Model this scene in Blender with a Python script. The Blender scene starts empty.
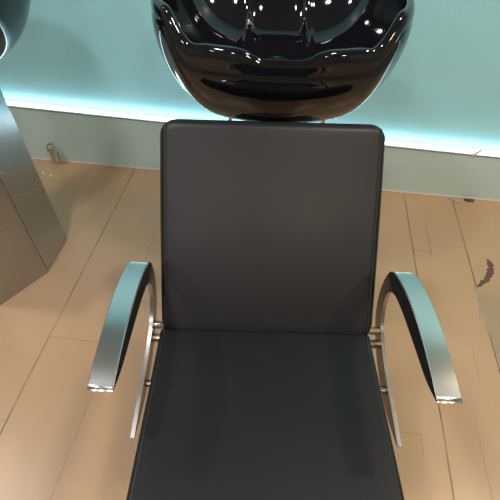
import bpy, bmesh, math, random
from mathutils import Vector, Matrix
random.seed(7)
scene = bpy.context.scene
COL = scene.collection
YAW = math.radians(-6.05)           # the room is turned a little against the chair
RZ = Matrix.Rotation(YAW, 4, 'Z')
CX = 0.045                          # the chair's centre plane

# ------------------------------------------------------------------ helpers
def link(o, parent=None):
    COL.objects.link(o)
    if parent is not None:
        o.parent = parent
    return o

def mesh_obj(name, bm, mat, parent=None, smooth=False, angle=None, bevel=None):
    bmesh.ops.recalc_face_normals(bm, faces=bm.faces)
    me = bpy.data.meshes.new(name)
    bm.to_mesh(me); bm.free()
    mats = mat if isinstance(mat, (list, tuple)) else [mat]
    for m in mats:
        me.materials.append(m)
    if smooth:
        me.polygons.foreach_set('use_smooth', [True]*len(me.polygons))
        if angle:
            me.set_sharp_from_angle(angle=math.radians(angle))
    o = bpy.data.objects.new(name, me)
    link(o, parent)
    if bevel:
        b = o.modifiers.new('bevel', 'BEVEL'); b.width = bevel; b.segments = 2; b.limit_method = 'ANGLE'
        b.angle_limit = math.radians(35)
    return o

def empty(name, loc=(0, 0, 0), rz=0):
    o = bpy.data.objects.new(name, None)
    o.empty_display_size = .1
    o.location = loc; o.rotation_euler = (0, 0, rz)
    return link(o)

def tag(o, label=None, cat=None, group=None, kind=None):
    if label: o['label'] = label
    if cat: o['category'] = cat
    if group: o['group'] = group
    if kind: o['kind'] = kind
    return o

def add_box(bm, x0, x1, y0, y1, z0, z1):
    vs = [bm.verts.new((x, y, z)) for z in (z0, z1) for x, y in ((x0, y0), (x1, y0), (x1, y1), (x0, y1))]
    for f in ((0, 3, 2, 1), (4, 5, 6, 7), (0, 1, 5, 4), (1, 2, 6, 5), (2, 3, 7, 6), (3, 0, 4, 7)):
        bm.faces.new([vs[i] for i in f])
    return vs

def loft(bm, rings, caps=True, closed=True):
    vr = [[bm.verts.new(p) for p in r] for r in rings]
    n = len(vr[0])
    for a, b in zip(vr, vr[1:]):
        for i in range(n if closed else n-1):
            j = (i+1) % n
            bm.faces.new((a[i], a[j], b[j], b[i]))
    if caps:
        bm.faces.new(vr[0][::-1]); bm.faces.new(vr[-1])
    return vr

def tube(bm, pts, r, seg=14, caps=True):
    pts = [Vector(p) for p in pts]
    rs = r if isinstance(r, (list, tuple)) else [r]*len(pts)
    rings = []
    prev = None
    for i, p in enumerate(pts):
        t = (pts[min(i+1, len(pts)-1)] - pts[max(i-1, 0)]).normalized()
        if prev is None:
            ref = Vector((0, 0, 1)) if abs(t.z) < .9 else Vector((1, 0, 0))
            n = (ref - t*ref.dot(t)).normalized()
        else:
            n = (prev - t*prev.dot(t)).normalized()
        prev = n
        b = t.cross(n)
        rings.append([p + (n*math.cos(a) + b*math.sin(a))*rs[i] for a in [2*math.pi*k/seg for k in range(seg)]])
    loft(bm, rings, caps)

def lathe(bm, prof, seg=32, c=(0, 0, 0)):
    rings = [[(c[0]+r*math.cos(a), c[1]+r*math.sin(a), c[2]+z) for a in [2*math.pi*k/seg for k in range(seg)]] for r, z in prof]
    loft(bm, rings)

def spline(pts, n=8):
    """Catmull-Rom through 2D points."""
    out = []
    P = [pts[0]] + list(pts) + [pts[-1]]
    for i in range(1, len(P)-2):
        p0, p1, p2, p3 = P[i-1], P[i], P[i+1], P[i+2]
        for k in range(n):
            t = k/n
            out.append(tuple(.5*((2*b) + (c-a)*t + (2*a-5*b+4*c-d)*t*t + (-a+3*b-3*c+d)*t**3)
                             for a, b, c, d in zip(p0, p1, p2, p3)))
    out.append(tuple(pts[-1]))
    return out

# ------------------------------------------------------------------ materials
class NT:
    def __init__(self, name):
        self.m = bpy.data.materials.new(name); self.m.use_nodes = True
        self.t = self.m.node_tree; self.b = self.t.nodes['Principled BSDF']
    def n(self, typ, **kw):
        nd = self.t.nodes.new(typ)
        for k, v in kw.items(): setattr(nd, k, v)
        return nd
    def l(self, a, b): self.t.links.new(a, b)
    def math(self, op, a, b=None, c=None, clamp=False):
        nd = self.n('ShaderNodeMath', operation=op); nd.use_clamp = clamp
        for i, v in enumerate((a, b, c)):
            if v is None: continue
            if isinstance(v, (int, float)): nd.inputs[i].default_value = v
            else: self.l(v, nd.inputs[i])
        return nd.outputs[0]
    def coords(self, scale=(1, 1, 1), kind='Object'):
        tc = self.n('ShaderNodeTexCoord'); mp = self.n('ShaderNodeMapping')
        mp.inputs['Scale'].default_value = scale
        self.l(tc.outputs[kind], mp.inputs['Vector'])
        return mp.outputs[0]
    def noise(self, vec, scale=5, detail=4, rough=.5):
        nd = self.n('ShaderNodeTexNoise'); nd.inputs['Scale'].default_value = scale
        nd.inputs['Detail'].default_value = detail; nd.inputs['Roughness'].default_value = rough
        self.l(vec, nd.inputs['Vector']); return nd.outputs['Fac']
    def rng(self, v, a, b, c, d):
        nd = self.n('ShaderNodeMapRange'); self.l(v, nd.inputs[0])
        for i, x in enumerate((a, b, c, d)): nd.inputs[i+1].default_value = x
        return nd.outputs[0]
    def mix(self, fac, a, b):
        nd = self.n('ShaderNodeMix', data_type='RGBA')
        if isinstance(fac, (int, float)): nd.inputs[0].default_value = fac
        else: self.l(fac, nd.inputs[0])
        for i, v in ((6, a), (7, b)):
            if isinstance(v, tuple): nd.inputs[i].default_value = (*v, 1)
            else: self.l(v, nd.inputs[i])
        return nd.outputs[2]
    def set(self, **kw):
        for k, v in kw.items():
            s = self.b.inputs[k.replace('_', ' ')]
            if hasattr(v, 'links'): self.l(v, s)
            elif isinstance(v, tuple): s.default_value = (*v, 1)
            else: s.default_value = v
    def bump(self, h, strength=.1, dist=.002):
        nd = self.n('ShaderNodeBump'); nd.inputs['Strength'].default_value = strength
        nd.inputs['Distance'].default_value = dist
        self.l(h, nd.inputs['Height']); self.l(nd.outputs[0], self.b.inputs['Normal'])

def mat_simple(name, col, rough=.5, metal=0, var=.06, scale=30, coat=0, bump=0):
    k = NT(name)
    v = k.noise(k.coords(), scale)
    c = k.mix(v, tuple(x*(1-var) for x in col), tuple(min(1, x*(1+var)) for x in col))
    k.set(Base_Color=c, Roughness=k.rng(v, .3, .7, rough*.9, rough*1.1), Metallic=float(metal), Coat_Weight=float(coat))
    if bump: k.bump(v, bump)
    return k.m

def mat_brushed(name, col, rough, metal, axis_scale, var=.1, bump=.04):
    k = NT(name)
    v = k.noise(k.coords(axis_scale), 1, 3, .6)
    big = k.noise(k.coords(), 2.2, 2)
    c = k.mix(v, tuple(x*(1-var) for x in col), tuple(min(1, x*(1+var)) for x in col))
    k.set(Base_Color=c, Metallic=float(metal), Roughness=k.rng(big, .3, .7, rough*.88, rough*1.12))
    k.bump(v, bump, .001)
    return k.m

def mat_floor():
    k = NT('painted_floorboards')
    tc = k.n('ShaderNodeTexCoord'); sep = k.n('ShaderNodeSeparateXYZ')
    k.l(tc.outputs['Object'], sep.inputs[0])
    X, Y = sep.outputs[0], sep.outputs[1]
    wob = k.noise(k.coords((14, 5, 1)), 1, 3)
    X = k.math('ADD', X, k.math('MULTIPLY', k.math('SUBTRACT', wob, .5), .006))
    Y = k.math('ADD', Y, k.math('MULTIPLY', k.math('SUBTRACT', wob, .5), .006))
    wear = k.noise(k.coords((25, 9, 1)), 1, 4)
    total = None
    # gaps between boards: position, from, to, half width, strength
    seg_y = [(-.745, -3, 1.85, .0020, .85), (-.533, -3, 1.85, .0013, .34), (-.945, 1.2, 1.85, .0013, .5),
             (-.322, -3, 1.85, .0013, .4), (-.111, -3, 1.85, .0013, .4), (.10, -3, 1.85, .0013, .4),
             (.311, -3, 1.85, .0012, .35), (.500, -3, 1.85, .0022, .9), (.711, .2, 1.85, .0022, .9),
             (.569, 1.39, 1.60, .0014, .55), (.435, .60, .66, .0012, .5), (.925, -3, 1.85, .0015, .5),
             (-1.167, -3, 1.7, .0014, .5), (1.14, -3, 1.85, .0015, .5), (.600, .2, .75, .0010, .3), (.640, .86, 1.0, .001, .35)]
    seg_x = [(.836, -.745, -.575, .0012, .45), (.541, -.80, -.745, .0013, .5), (1.428, .50, .569, .0014, .6),
             (.660, .372, .435, .0012, .5), (1.02, -.533, -.322, .0012, .4), (1.70, -1.167, -.945, .001, .35)]
    def segm(A, B, a, b0, b1, hw, st):
        d = k.math('ABSOLUTE', k.math('SUBTRACT', A, a))
        m = k.rng(d, hw*.45, hw*1.5, st, 0)
        i = k.math('MULTIPLY', k.math('GREATER_THAN', B, b0), k.math('LESS_THAN', B, b1))
        return k.math('MULTIPLY', m, i)
    for a, b0, b1, hw, st in seg_y:
        s = segm(X, Y, a, b0, b1, hw, st); total = s if total is None else k.math('MAXIMUM', total, s)
    for a, b0, b1, hw, st in seg_x:
        total = k.math('MAXIMUM', total, segm(Y, X, a, b0, b1, hw, st))
    gap = k.math('MULTIPLY', total, k.rng(wear, .30, .62, .35, 1.0))
    big = k.noise(k.coords((1.3, .9, 1)), 1, 3)
    fine = k.noise(k.coords((60, 60, 1)), 1, 4, .6)
    base = k.mix(big, (.50, .315, .185), (.55, .350, .208))
    base = k.mix(k.math('MULTIPLY', fine, .02), base, (.40, .25, .14))
    # the old, bare boards right of the torn paint edge
    edge = k.math('ADD', X, k.math('MULTIPLY', k.math('SUBTRACT', fine, .5), .012))
    bare = k.math('MULTIPLY', k.math('GREATER_THAN', edge, .716), k.rng(Y, 1.30, 1.20, 0, .7))
    base = k.mix(bare, base, (.36, .265, .165))
    colr = k.mix(gap, base, (.06, .035, .018))
    rough = k.rng(big, .3, .7, .27, .33)
    k.set(Base_Color=colr, Roughness=rough, Specular_IOR_Level=.5)
    h = k.math('SUBTRACT', k.math('MULTIPLY', big, .6), total)
    k.bump(h, .25, .002)
    return k.m

M_floor = mat_floor()
M_wall = mat_brushed('brushed_teal_metal', (.39, .80, .90), .40, .03, (240, 240, 3.0), .05, .03)
M_kick = mat_brushed('dull_metal_kick', (.60, .80, .80), .40, .12, (3, 3, 160), .05, .02)
M_edge = mat_simple('grey_metal_edge', (.30, .30, .32), .35, .6)
M_pink = mat_simple('pale_pink_sealant', (.72, .55, .52), .5)
M_plaster = mat_simple('pale_plaster', (.30, .33, .32), .8, scale=8)
M_ceil = mat_simple('grey_ceiling', (.42, .40, .38), .85, scale=8)
M_dark_wall = mat_simple('grey_plaster', (.22, .22, .21), .8, scale=8)
M_black = mat_simple('black_gloss_acrylic', (.005, .005, .008), .06, 0, .2, 6, coat=.25)
M_rubber = mat_simple('black_rubber', (.012, .012, .013), .28)
M_chrome = mat_simple('polished_chrome', (.78, .78, .78), .13, 1, .03, 60)
M_cap = mat_brushed('brushed_chrome', (.74, .75, .76), .20, 1, (4, 4, 4), .05, .01)
M_plate = mat_simple('satin_chrome_floor_tint', (.30, .28, .26), .30, 1, .06, 40)  # brown floor reflection put into the base colour of the chrome
M_brass = mat_simple('worn_chrome', (.55, .49, .40), .30, 1, .08, 60)
M_edgechrome = mat_simple('edge_highlight_chrome', (.43, .42, .43), .33, 1, .06, 40)  # lighter copy of the plate chrome, edge highlights put into the colour
M_armside = mat_simple('black_arm_side', (.014, .014, .015), .4)
M_steel = mat_brushed('brushed_steel', (.47, .49, .52), .26, 1, (5, 5, 220), .10, .02)
M_screw = mat_simple('screw_steel', (.62, .61, .60), .25, 1)
M_beige = mat_simple('beige_painted_pipe', (.46, .38, .26), .5, 0, .25, 60, bump=.3)
M_chip = mat_simple('white_paint_chip', (.80, .76, .70), .6)
M_flake = mat_simple('grey_paint_flake', (.38, .30, .22), .6, 0, .6, 160)
M_darkflake = mat_simple('dark_old_paint', (.13, .078, .052), .75, 0, .3, 90)
M_orange = mat_simple('orange_paper', (.75, .35, .14), .6)

def mat_leather():
    k = NT('black_leatherette')
    co = k.coords((1, 1, 1))
    vo = k.n('ShaderNodeTexVoronoi'); vo.inputs['Scale'].default_value = 420
    k.l(co, vo.inputs['Vector'])
    big = k.noise(co, 5, 3)
    c = k.mix(big, (.010, .010, .013), (.012, .012, .015))
    k.set(Base_Color=c, Roughness=k.rng(big, .3, .7, .37, .42), Specular_IOR_Level=.34)
    k.bump(vo.outputs['Distance'], .12, .0006)
    return k.m
M_leather = mat_leather()
M_piping = mat_simple('black_piping', (.022, .021, .022), .38)

def mat_emit(name, col, strength):
    k = NT(name)
    v = k.noise(k.coords((1, 1, 1)), 3, 1)
    c = k.mix(v, tuple(x*.97 for x in col), col)
    k.set(Base_Color=(.8, .8, .8), Emission_Color=c, Emission_Strength=strength)
    return k.m
M_led = mat_emit('led_diffuser', (.84, .94, 1.0), 6.0)

# ------------------------------------------------------------------ the setting (built square, then turned by YAW)
def room(name, bm, mat, **kw):
    o = mesh_obj(name, bm, mat, **kw); o.rotation_euler = (0, 0, YAW); o['kind'] = 'structure'; return o

XL, XR, YB, YF, ZC = -2.6, 2.6, 1.846, -2.6, 2.7
b = bmesh.new(); add_box(b, XL-.1, XR+.1, YF-.1, YB+.1, -.1, 0); room('floor', b, M_floor)
b = bmesh.new(); add_box(b, XL-.1, XR+.1, YF-.1, YB+.1, ZC, ZC+.1); room('ceiling', b, M_ceil)
b = bmesh.new(); add_box(b, XL, XR, YB, YB+.1, 0, ZC); room('wall_back', b, M_wall)
b = bmesh.new(); add_box(b, XL-.1, XL, YF, YB+.1, 0, ZC); room('wall_left', b, M_plaster)
b = bmesh.new(); add_box(b, XR, XR+.1, YF, YB+.1, 0, ZC); room('wall_right', b, M_plaster)
b = bmesh.new(); add_box(b, XL, XR, YF-.1, YF, 0, ZC); room('wall_front', b, M_dark_wall)

def ledge_z(x): return .2425 - .0235*x
KY = 1.797
def slanted(bm, x0, x1, y0, y1, f0, f1):
    """a bar whose bottom and top follow the sloping ledge"""
    vs = [bm.verts.new((x, y, f(x))) for f in (f0, f1) for x, y in ((x0, y0), (x1, y0), (x1, y1), (x0, y1))]
    for f in ((0, 3, 2, 1), (4, 5, 6, 7), (0, 1, 5, 4), (1, 2, 6, 5), (2, 3, 7, 6), (3, 0, 4, 7)):
        bm.faces.new([vs[i] for i in f])
b = bmesh.new(); slanted(b, XL, XR, KY, YB, lambda x: .006, lambda x: ledge_z(x)-.004); room('baseboard_back', b, M_kick)
b = bmesh.new(); slanted(b, XL, XR, KY-.003, KY+.006, lambda x: ledge_z(x)-.004, lambda x: ledge_z(x)+.001); room('trim_1', b, M_edge)
b = bmesh.new(); add_box(b, XL, XR, KY-.006, YB, 0, .006); room('trim_2', b, M_pink)

led = empty('led_strip', (0, 0, 0), YAW)
tag(led, 'glowing white led strip lying on the ledge along the teal metal wall', 'led strip')
b = bmesh.new(); slanted(b, XL+.01, XR-.01, KY+.008, KY+.030, lambda x: ledge_z(x)-.004, lambda x: ledge_z(x)-.001)
mesh_obj('channel', b, M_edge, led)
b = bmesh.new()
rings = []
for x in (XL+.02, XR-.02):
    z = ledge_z(x)-.001
    rings.append([(x, KY+.011, z), (x, KY+.011, z+.006), (x, KY+.014, z+.010), (x, KY+.019, z+.012), (x, KY+.024, z+.010), (x, KY+.027, z+.006), (x, KY+.027, z)])
loft(b, rings)
mesh_obj('diffuser', b, M_led, led)

# ------------------------------------------------------------------ cushions
def rrect(hx, hy, r, seg=8):
    r = max(r, .002)
    pts = []
    for cx, cy, a0 in ((hx-r, hy-r, 0), (-hx+r, hy-r, 90), (-hx+r, -hy+r, 180), (hx-r, -hy+r, 270)):
        for i in range(seg+1):
            a = math.radians(a0 + 90*i/seg)
            pts.append((cx + r*math.cos(a), cy + r*math.sin(a)))
    # extra points on the straight runs so that the surface shades evenly
    out = []
    n = len(pts)
    for i in range(n):
        p, q = pts[i], pts[(i+1) % n]
        out.append(p)
        if i % (seg+1) == seg:
            for k in range(1, 8):
                t = k/8; out.append((p[0]+(q[0]-p[0])*t, p[1]+(q[1]-p[1])*t))
    return out

def cushion_bm(hx, hy, r, thick, dome, edge=.018, taper=0.0, bow=0.0):
    """a stuffed slab: soft rounded border, slightly domed face; taper widens it towards +v"""
    bm = bmesh.new()
    prof = [(.06, -thick), (.012, -thick), (.003, -thick+.005), (0, -thick+.014)]
    for k in range(8):
        a = math.radians(90*k/7)
        prof.append((edge*(1-math.cos(a)), -edge*.8+edge*.8*math.sin(a)))
    for k in range(1, 13):
        prof.append((edge+.185*k/12, 0))
    rings = [[(x*(1+taper*y/hy + bow*(1-(y/hy)**2)), y, w + (dome*(1-(x/hx)**2)*(1-(y/hy)**2) if w > -edge else 0)) for x, y in rrect(hx-i, hy-i, max(r-i*.8, .004))] for i, w in prof]
    loft(bm, rings)
    return bm

def seam_bm(hx, hy, inset, w, sx, taper=0.0, bow=0.0):
    """stitched seam running along one side of a cushion"""
    bm = bmesh.new()
    pts = []
    for k in range(25):
        y = -hy*.95 + hy*1.9*k/24
        pts.append((sx*(hx-inset)*(1+taper*y/hy + bow*(1-(y/hy)**2)), y, w))
    tube(bm, pts, .0012, 6)
    return bm

def frame_matrix(origin, along, across=Vector((1, 0, 0))):
    v = Vector(along).normalized(); u = across; n = u.cross(v)
    m = Matrix((u, v, n)).transposed().to_4x4(); m.translation = Vector(origin)
    return m

# ------------------------------------------------------------------ the chair
chair = empty('shampoo_chair', (CX, .50, 0))
tag(chair, 'black leatherette shampoo chair with chrome curved armrests in front of the black basin', 'chair')
bpy.context.view_layer.update()
CI = Matrix.Translation((-CX, -.50, 0))

def place(o, m):
    o.matrix_parent_inverse = Matrix(); o.matrix_basis = CI @ m
    return o

J = Vector((CX, .622, .456))                       # the crease between seat and back
lean = math.radians(39.9)
up_dir = Vector((0, math.sin(lean), math.cos(lean)))
BL = .472
HB, HS = .2380, .2320
back_m = frame_matrix(J + Vector((-.003, 0, 0)) + up_dir*(BL/2 - .012), up_dir)
o = place(mesh_obj('backrest', cushion_bm(HB, BL/2, .034, .050, .005, .020, .022, .006), M_leather, chair, True, 50), back_m)
for sx in (-1, 1):
    mesh_obj('seam', seam_bm(HB, BL/2, .012, -.0010, sx, .022, .006), M_piping, o, True)

seat_dir = Vector((0, -1, .072)).normalized()
SL = .465
seat_m = frame_matrix(J + Vector((-.0065, 0, 0)) + seat_dir*(SL/2 - .012), -seat_dir)
o = place(mesh_obj('seat', cushion_bm(HS, SL/2, .012, .070, .002, .012), M_leather, chair, True, 50), seat_m)
for sx in (-1, 1):
    mesh_obj('seam', seam_bm(HS, SL/2, .011, .0002, sx), M_piping, o, True)

# armrests: a bent flat plate at the seat's side, its upper run capped with a broad chrome strip
TOP = spline([(.372, .6445), (.42, .6505), (.49, .652), (.56, .6455), (.63, .6275), (.688, .596), (.709, .545)], 6)
OUT = spline([(.709, .545), (.712, .505), (.703, .462), (.678, .424), (.625, .390), (.54, .374), (.46, .385), (.398, .406)], 6)
UND = spline([(.372, .6405), (.42, .624), (.50, .612), (.585, .598), (.640, .580), (.668, .550), (.674, .512), (.662, .475), (.630, .446), (.56, .426), (.47, .418), (.398, .4095)], 6)

def plate_bm(x0, x1):
    bm = bmesh.new()
    outer = TOP + OUT[1:]
    n = 90
    def resample(p):
        d = [0]
        for a, c in zip(p, p[1:]): d.append(d[-1] + math.dist(a, c))
        out = []
        j = 0
        for i in range(n):
            t = d[-1]*i/(n-1)
            while j < len(d)-2 and d[j+1] < t: j += 1
            f = (t-d[j])/max(1e-9, d[j+1]-d[j])
            out.append(tuple(u+(v-u)*f for u, v in zip(p[j], p[j+1])))
        return out
    # pair the two outlines by arc length
    A, B = resample(outer), resample(UND)
    rings = [[(x0, *a), (x1, *a), (x1, *c), (x0, *c)] for a, c in zip(A, B)]
    loft(bm, rings)
    return bm

def cap_bm(xi, xo):
    """chrome strip along TOP from xi (inner edge) to xo (outer edge), thin at the tip"""
    bm = bmesh.new()
    rings = []
    N = len(TOP)
    for i, p in enumerate(TOP):
        a, c = TOP[max(i-1, 0)], TOP[min(i+1, N-1)]
        t = Vector((c[0]-a[0], c[1]-a[1])).normalized(); nn = Vector((-t.y, t.x))
        s = i/(N-1)
        w = 1.0 if s < .72 else 1.0 - .55*((s-.72)/.28)**1.5
        x_out = xi + (xo-xi)*w
        th = .0035 + .0135*min(1, s/.35)*(1 if s < .8 else max(.2, 1-(s-.8)/.2))
        hi = Vector(p) + nn*.001; lo = Vector(p) - nn*th
        e = .0012 if xo > xi else -.0012
        h2 = hi - nn*.0012
        rings.append([(xi, h2.x, h2.y), (xi+e, hi.x, hi.y), (x_out-e, hi.x, hi.y), (x_out, h2.x, h2.y), (x_out, lo.x, lo.y), (xi, lo.x, lo.y)])
    # a rounded nose at the tip
    first = rings[0]
    nose = [(x, y-.004, z-.0022) for x, y, z in first]
    mid = sum(p[2] for p in nose)/len(nose)
    nose = [(x, y, mid+(z-mid)*.45) for x, y, z in nose]
    loft(bm, [nose]+rings)
    return bm

for sgn, lab in ((-1, 'left'), (1, 'right')):
    xi = sgn*.250
    bm = plate_bm(min(xi, xi+sgn*.008), max(xi, xi+sgn*.008))
    # dark sides on the upper run, chrome with the floor reflection in its colour below
    for f in bm.faces:
        c = f.calc_center_median(); nrm = f.normal
    bmesh.ops.recalc_face_normals(bm, faces=bm.faces)
    for f in bm.faces:
        c = f.calc_center_median()
        side = abs(f.normal.x) > .8
        f.material_index = (1 if c.z > .575 else 0) if side else 2
    arm = mesh_obj('armrest', bm, [M_plate, M_armside, M_edgechrome], chair, True, 30)
    arm.matrix_basis = Matrix.Translation((0, -.50, 0))
    cap = mesh_obj('arm_cap', cap_bm(xi + sgn*.0006, xi + sgn*.0405), M_cap, arm, True, 35)
    if sgn > 0:
        arm.matrix_basis = Matrix.Translation((.002, -.50, -.001))
    else:
        arm.matrix_basis = Matrix.Translation((0, -.502, .63)) @ Matrix.Rotation(math.radians(2.0), 4, 'Y') @ Matrix.Translation((0, 0, -.63))
    cap['label'] = 'chrome cap along the armrest'

def rod(name, p, q, r, mat=M_brass, collar=True):
    bm = bmesh.new()
    p, q = Vector(p), Vector(q)
    d = (q-p)
    tube(bm, [p, q], r, 18)
    o = mesh_obj(name, bm, mat, chair, True, 40); o.matrix_basis = CI
    return o
for sgn in (-1, 1):
    for (y, z, r) in ((.646, .4425, .0095), (.631, .4125, .0105), (.523, .399, .0088)):
        rod('stub', (CX+sgn*.205, y, z), (CX+sgn*(.2515 + (.006 if sgn < 0 else 0)), y, z), r)

# under the seat: cross beam, column and foot, out of the photo's sight
bm = bmesh.new()
add_box(bm, CX-.17, CX+.17, .28, .58, .370, .388)
u = mesh_obj('seat_frame', bm, M_plate, chair, bevel=.003); u.matrix_basis = CI
bm = bmesh.new(); tube(bm, [(CX, .45, .012), (CX, .45, .372)], .038, 24)
u = mesh_obj('column', bm, M_chrome, chair, True, 40); u.matrix_basis = CI
bm = bmesh.new(); lathe(bm, [(.17, 0), (.175, .004), (.17, .010), (.08, .016), (.045, .022)], 40, (CX, .45, 0))
u = mesh_obj('base', bm, M_plate, chair, True, 40); u.matrix_basis = CI
bm = bmesh.new()
tube(bm, [(CX-.12, .50, .379), (CX-.12, .60, .382), (CX-.12, .72, .440), (CX-.12, .88, .640)], .011, 12)
u = mesh_obj('back_bracket', bm, M_plate, chair, True, 40); u.matrix_basis = CI
bm = bmesh.new()
tube(bm, [(CX+.12, .50, .379), (CX+.12, .60, .382), (CX+.12, .72, .440), (CX+.12, .88, .640)], .011, 12)
u = mesh_obj('back_bracket', bm, M_plate, chair, True, 40); u.matrix_basis = CI

# ------------------------------------------------------------------ the shampoo basin
def sstep(a, b_, x):
    t = min(1, max(0, (x-a)/(b_-a))); return t*t*(3-2*t)

BA, BB, BN = .300, .268, 2.9
def basin_bm():
    """bowl around (0,0), rim about z = 0; front lip at -y with a dip for the neck between two pads"""
    bm = bmesh.new()
    NS = 180
    th = [2*math.pi*i/NS for i in range(NS)]
    def plan(a, k, n=BN):
        c, s = math.cos(a), math.sin(a)
        x = BA*k*math.copysign(abs(c)**(2/n), c); y = BB*k*math.copysign(abs(s)**(2/n), s)
        return x, y
    def wf(a): return sstep(.58, .85, -math.sin(a))
    def fx(a): return abs(plan(a, 1)[0])
    def notch(a): return math.exp(-(fx(a)/.068)**7)*wf(a)
    def ridge(a): return math.exp(-((fx(a)-.088)/.012)**2)*wf(a)
    def pad(a): return math.exp(-((fx(a)-.140)/.050)**6)*wf(a)
    def rim(a): return -.060*wf(a) - .015*notch(a)
    def rim0(a): return -.060*wf(a) - .003*notch(a)
    rings = []
    DEP = .190
    for i in range(41):                     # inside, from the drain up to the lip
        t = i/40
        k = .10 + .815*math.sin(t*math.pi/2)**.80
        zz = -DEP*math.cos(t*math.pi/2)**1.15
        r = []
        for a in th:
            kk = k + (.030*notch(a) - .030*ridge(a))*t**1.5 - .030*pad(a)*t**4
            x, y = plan(a, kk)
            ch = math.exp(-(abs(x)/.075)**6)*(.15+.85*sstep(0, .4, t))*(1 if y < 0 else 1-sstep(.85, 1, t))
            rg = math.exp(-((abs(x)-.088)/.011)**2)*(1-sstep(.75, .95, t))
            r.append((x, y + (.016*ch - .006*rg if y > 0 else 0), -DEP + (DEP+zz)*(1+(rim(a)-.008)/DEP) + (.006*rg-.008*ch)*(1-sstep(.3, .7, t))))
        rings.append(r)
    for k, dz in ((.922, -.002), (.932, .0015), (.946, .003), (.960, .003), (.974, .000), (.985, -.006), (.992, -.014), (.994, -.024), (.990, -.031)):
        r = []
        for a in th:                        # over the rolled lip, fuller at the two pads
            f = max(0, 1-(k-.92)/.06)
            kk = k + .022*notch(a)*f - .030*pad(a)*f
            x, y = plan(a, kk); lo = sstep(0, .024, -dz); r.append((x, y, rim(a)*(1-lo)+rim0(a)*lo+dz+.004*pad(a)*(1-lo)))
        rings.append(r)
    for k, dz in ((.988, -.036), (.988, -.041), (.991, -.046), (.996, -.051)):
        r = []
        for a in th:                        # a groove under the front roll, then the belly
            kk = 1.0 - (1.0-k)*(.25+.45*wf(a))
            x, y = plan(a, kk); r.append((x, y, rim0(a)+dz))
        rings.append(r)
    BOT = -.299
    for i in range(1, 25):
        t = i/24
        k = max(.16, math.cos(t*math.pi/2)**.54) if t < 1 else .16
        r = []
        for a in th:
            z0 = rim0(a)-.051
            z = z0 + (BOT-z0)*math.sin(t*math.pi/2)**1.10
            x, y = plan(a, k, BN + (2.25-BN)*min(1, t*1.2)); y *= k**.35; r.append((x, y, z))
        rings.append(r)
    loft(bm, rings)
    return bm

def make_basin(loc, rz, label, drop):
    root = empty('shampoo_basin', loc, rz)
    tag(root, label, 'basin')
    mesh_obj('bowl', basin_bm(), M_black, root, True, 60)
    bm = bmesh.new(); lathe(bm, [(.0, -.1895), (.026, -.1895), (.030, -.187), (.028, -.185), (.018, -.1865), (.0, -.1868)][1:5], 28)
    mesh_obj('drain', bm, M_chrome, root, True, 40)
    bm = bmesh.new(); tube(bm, [(0, .03, -drop), (0, .03, -.27)], .05, 24)
    mesh_obj('trap', bm, M_rubber, root, True, 40)
    for sx in (-1, 1):
        bm = bmesh.new(); tube(bm, [(sx*.115, -.165, -drop+.008), (sx*.115, -.165, -.190)], .005, 12)
        mesh_obj('support_rod', bm, M_chrome, root, True, 40)
    bm = bmesh.new(); add_box(bm, -.125, .125, -.182, -.02, -drop, -drop+.010)
    mesh_obj('bracket', bm, M_plate, root, bevel=.002)
    return root
BZ = .985
basin = make_basin((CX+.012, 1.235, BZ), 0, 'black glossy shampoo basin with neck dip directly behind the black chair backrest', .45)

# ------------------------------------------------------------------ steel pedestals
def make_pedestal(loc, rz, h, label, taper=.08):
    root = empty('steel_pedestal', loc, rz)
    tag(root, label, 'pedestal')
    P = [(.18, .185), (.18, -.0), (.082, -.171), (-.082, -.171), (-.18, 0), (-.18, .185)]
    def at(z): return [(x - taper*z*(1 if x > 0 else -1), y + .0*z, z) for x, y in P]
    bm = bmesh.new(); loft(bm, [at(0), at(h)])
    mesh_obj('cabinet', bm, M_steel, root, bevel=.002)
    # cover sheet on the right flank
    bm = bmesh.new()
    def flank(y, z, out): return (.18 - taper*z + out, y, z)
    pts = [(.006, .012), (.179, .012), (.179, h-.01), (.006, h-.01)]
    a = [bm.verts.new(flank(y, z, .0003)) for y, z in pts]; c = [bm.verts.new(flank(y, z, .0025)) for y, z in pts]
    bm.faces.new(a[::-1]); bm.faces.new(c)
    for i in range(4): bm.faces.new((a[i], a[(i+1) % 4], c[(i+1) % 4], c[i]))
    sheet = mesh_obj('side_panel', bm, M_steel, root, bevel=.0006)
    for y, z in ((.166, .055), (.150, .43), (.020, .055), (.020, .43)):
        bm = bmesh.new()
        p = Vector(flank(y, z, .0022))
        tube(bm, [p, p+Vector((.0018, 0, 0)), p+Vector((.003, 0, 0))], [.0055, .0052, .003], 14)
        mesh_obj('screw', bm, M_screw, sheet, True, 40)
    bm = bmesh.new(); tube(bm, [flank(.001, .355, .0026), flank(.09, .300, .0028), flank(.183, .265, .0026)], .0006, 6)
    mesh_obj('scratch', bm, M_screw, sheet, True)
    return root
p = RZ @ Vector((-.869-.18, 1.103, 0))
ped = make_pedestal(p, YAW, .652, 'brushed steel pedestal with screws standing on the floor at left of the chair')
ped2 = make_pedestal((CX+.012, 1.20, 0), 0, .530, 'brushed steel pedestal carrying the basin behind the chair backrest', .02)
q = RZ @ Vector((-1.090, 1.305, BZ))
basin2 = make_basin(q, YAW, 'black glossy shampoo basin at the top left above the steel pedestal', .332)

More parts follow.
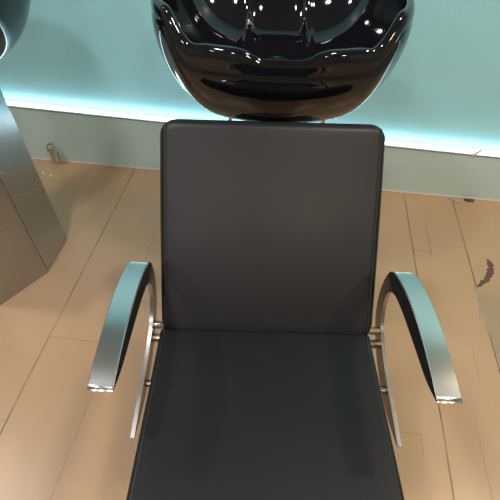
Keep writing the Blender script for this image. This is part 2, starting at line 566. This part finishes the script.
# ------------------------------------------------------------------ small things on the floor and the ledge
def wfr(x, y, z=0): return RZ @ Vector((x, y, z))
st = empty('pipe_stub', wfr(-1.120, 1.765, 0), YAW)
tag(st, 'short beige pipe stub standing on the floor against the kick panel', 'pipe')
bm = bmesh.new(); lathe(bm, [(.016, 0), (.016, .004), (.0105, .008), (.0105, .085), (.013, .088), (.013, .100), (.010, .104)], 18)
mesh_obj('pipe', bm, M_beige, st, True, 40)
bm = bmesh.new(); add_box(bm, -.022, -.006, .004, .029, .070, .098)
mesh_obj('clip', bm, M_darkflake, st, bevel=.002)
bm = bmesh.new(); lathe(bm, [(.009, .030), (.009, .060), (.006, .064)], 12, (.026, .016, 0))
mesh_obj('side_nipple', bm, M_beige, st, True, 40)

def shard(name, x, y, z, pts, h, mat, label, cat, rz=0, group=None):
    bm = bmesh.new()
    lo = [bm.verts.new((px, py, 0)) for px, py in pts]; hi = [bm.verts.new((px*.9, py*.9, h*(1+.4*random.uniform(-1, 1)))) for px, py in pts]
    n = len(pts)
    bm.faces.new(lo[::-1]); bm.faces.new(hi)
    for i in range(n): bm.faces.new((lo[i], lo[(i+1) % n], hi[(i+1) % n], hi[i]))
    o = mesh_obj(name, bm, mat); o.location = wfr(x, y, z); o.rotation_euler = (0, 0, YAW+rz)
    return tag(o, label, cat, group)
hexa = lambda r, s=1: [(r*s*math.cos(a)*random.uniform(.7, 1.2), r*math.sin(a)*random.uniform(.7, 1.2)) for a in [k*math.pi/3 for k in range(6)]]
shard('paint_chip', -1.152, 1.697, 0, hexa(.007), .0025, M_chip, 'white paint chip on the floor nearer the steel pedestal', 'paint chip')
shard('paint_chip', -1.108, 1.680, 0, hexa(.007), .0025, M_chip, 'white paint chip on the floor further from the steel pedestal', 'paint chip')
shard('trim_fragment', .725, 1.772, 0, [(-.030, .015), (-.018, -.002), (.010, -.022), (.024, -.024), (.012, -.004), (-.008, .016)], .006, M_beige,
      'broken beige sliver of trim lying at the foot of the kick panel at right', 'debris')
shard('debris_crumb', .782, 1.780, 0, [(-.022, .004), (-.006, -.008), (.020, -.007), (.026, .004), (.010, .009)], .008, M_darkflake,
      'dark crumb of debris beside the beige sliver at the kick panel', 'debris')
shard('debris_crumb', 1.01, 1.779, 0, [(-.026, .004), (-.006, -.008), (.024, -.007), (.026, .004), (.010, .009)], .008, M_darkflake,
      'dark crumb of debris at the kick panel near the right picture edge', 'debris')
sc_ = bmesh.new()
add_box(sc_, -.028, .028, -.005, .005, 0, .0015)
o = mesh_obj('paper_scrap', sc_, M_orange); tag(o, 'tiny orange paper scrap lying on the glowing ledge at right', 'paper')
o.location = wfr(.742, KY+.003, ledge_z(.742)+.0075); o.rotation_euler = (math.radians(14), math.radians(-6), YAW+math.radians(38))

bm = bmesh.new(); add_box(bm, -.55, .55, -.85, .85, 0, .012)  # added slab out of view, there only to darken what the basin reflects
dark_slab = mesh_obj('added_dark_slab', bm, M_rubber, bevel=.005); dark_slab.location = (.02, -1.10, 0)
tag(dark_slab, 'added dark slab behind the camera, darkening the reflection in the basin', 'mat')

# torn edge of the floor paint at right
def torn(name, path, w, mat, label, jag=.6):
    bm = bmesh.new()
    pts = spline(path, 7)
    rings = []
    for i, p_ in enumerate(pts):
        a, c = pts[max(i-1, 0)], pts[min(i+1, len(pts)-1)]
        t = Vector((c[0]-a[0], c[1]-a[1])).normalized(); n = Vector((-t.y, t.x))
        e = math.sin(math.pi*min(1, max(.03, i/(len(pts)-1))))**.4
        l = w*e*(1+jag*random.uniform(-1, 1)); r = w*e*(1+jag*random.uniform(-1, 1))
        m = Vector(p_)
        A, B = m+n*l, m-n*r
        h = .0022*random.uniform(.5, 1.4)
        rings.append([(A.x, A.y, 0.0002), (A.x*.7+m.x*.3, A.y*.7+m.y*.3, h), (B.x*.7+m.x*.3, B.y*.7+m.y*.3, h*.8), (B.x, B.y, 0.0002)])
    loft(bm, rings)
    o = mesh_obj(name, bm, mat); o.rotation_euler = (0, 0, YAW)
    return tag(o, label, 'peeled paint')
torn('peeled_paint', [(.705, 1.262), (.711, 1.235), (.712, 1.19), (.707, 1.13), (.713, 1.08), (.722, 1.02), (.724, .97), (.735, .92), (.732, .86)], .0095, M_flake,
     'long torn edge of grey peeling floor paint right of the right armrest')
torn('peeled_paint', [(.716, 1.262), (.738, 1.285), (.764, 1.315), (.784, 1.355), (.789, 1.395), (.781, 1.415)], .011, M_darkflake,
     'short dark curved scar where floor paint has peeled right of the chair', .45)

# ------------------------------------------------------------------ light
def area(name, loc, size, power, col, rz=YAW):
    L = bpy.data.lights.new(name, 'AREA'); L.shape = 'RECTANGLE'; L.size, L.size_y = size
    L.energy = power; L.color = col
    o = bpy.data.objects.new(name, L); o.location = loc; o.rotation_euler = (0, 0, rz)
    return link(o)
WARM = (1.0, .84, .60); NEUT = (1.0, .93, .88); COOL = (1.0, .98, .96)
for lx, ly, pw, lc in ((-1.95, 1.15, 17, COOL), (-.75, .30, 14, COOL), (.60, .30, 14, NEUT), (1.75, 1.05, 17, WARM),
                       (-1.8, -1.35, 13, NEUT), (-.65, -1.35, 14, NEUT), (.55, -1.35, 14, WARM), (1.7, -1.35, 14, WARM)):
    area('ceiling_lamp', (lx, ly, 2.66), (.17, .17), pw, lc)
W = bpy.data.worlds.new('world'); scene.world = W; W.use_nodes = True
W.node_tree.nodes['Background'].inputs[0].default_value = (.5, .55, .6, 1)
W.node_tree.nodes['Background'].inputs[1].default_value = .3

# ------------------------------------------------------------------ camera
cam = bpy.data.cameras.new('camera'); co = bpy.data.objects.new('camera', cam); link(co)
cam.sensor_width = 36; cam.lens = 36*480/500; cam.clip_start = .02
P_ = math.radians(44.8); rho = math.atan(.028)
fwd = Vector((0, math.cos(P_), -math.sin(P_))); up0 = Vector((0, math.sin(P_), math.cos(P_))); rt0 = Vector((1, 0, 0))
rt = rt0*math.cos(rho) + up0*math.sin(rho); up = -rt0*math.sin(rho) + up0*math.cos(rho)
m = Matrix((rt, up, -fwd)).transposed().to_4x4(); m.translation = (0, 0, 1.33)
co.matrix_world = m
scene.camera = co
scene.view_settings.view_transform = 'Standard'; scene.view_settings.look = 'None'
scene.view_settings.gamma = 1; scene.view_settings.use_curve_mapping = False
scene.view_settings.exposure = 0.15
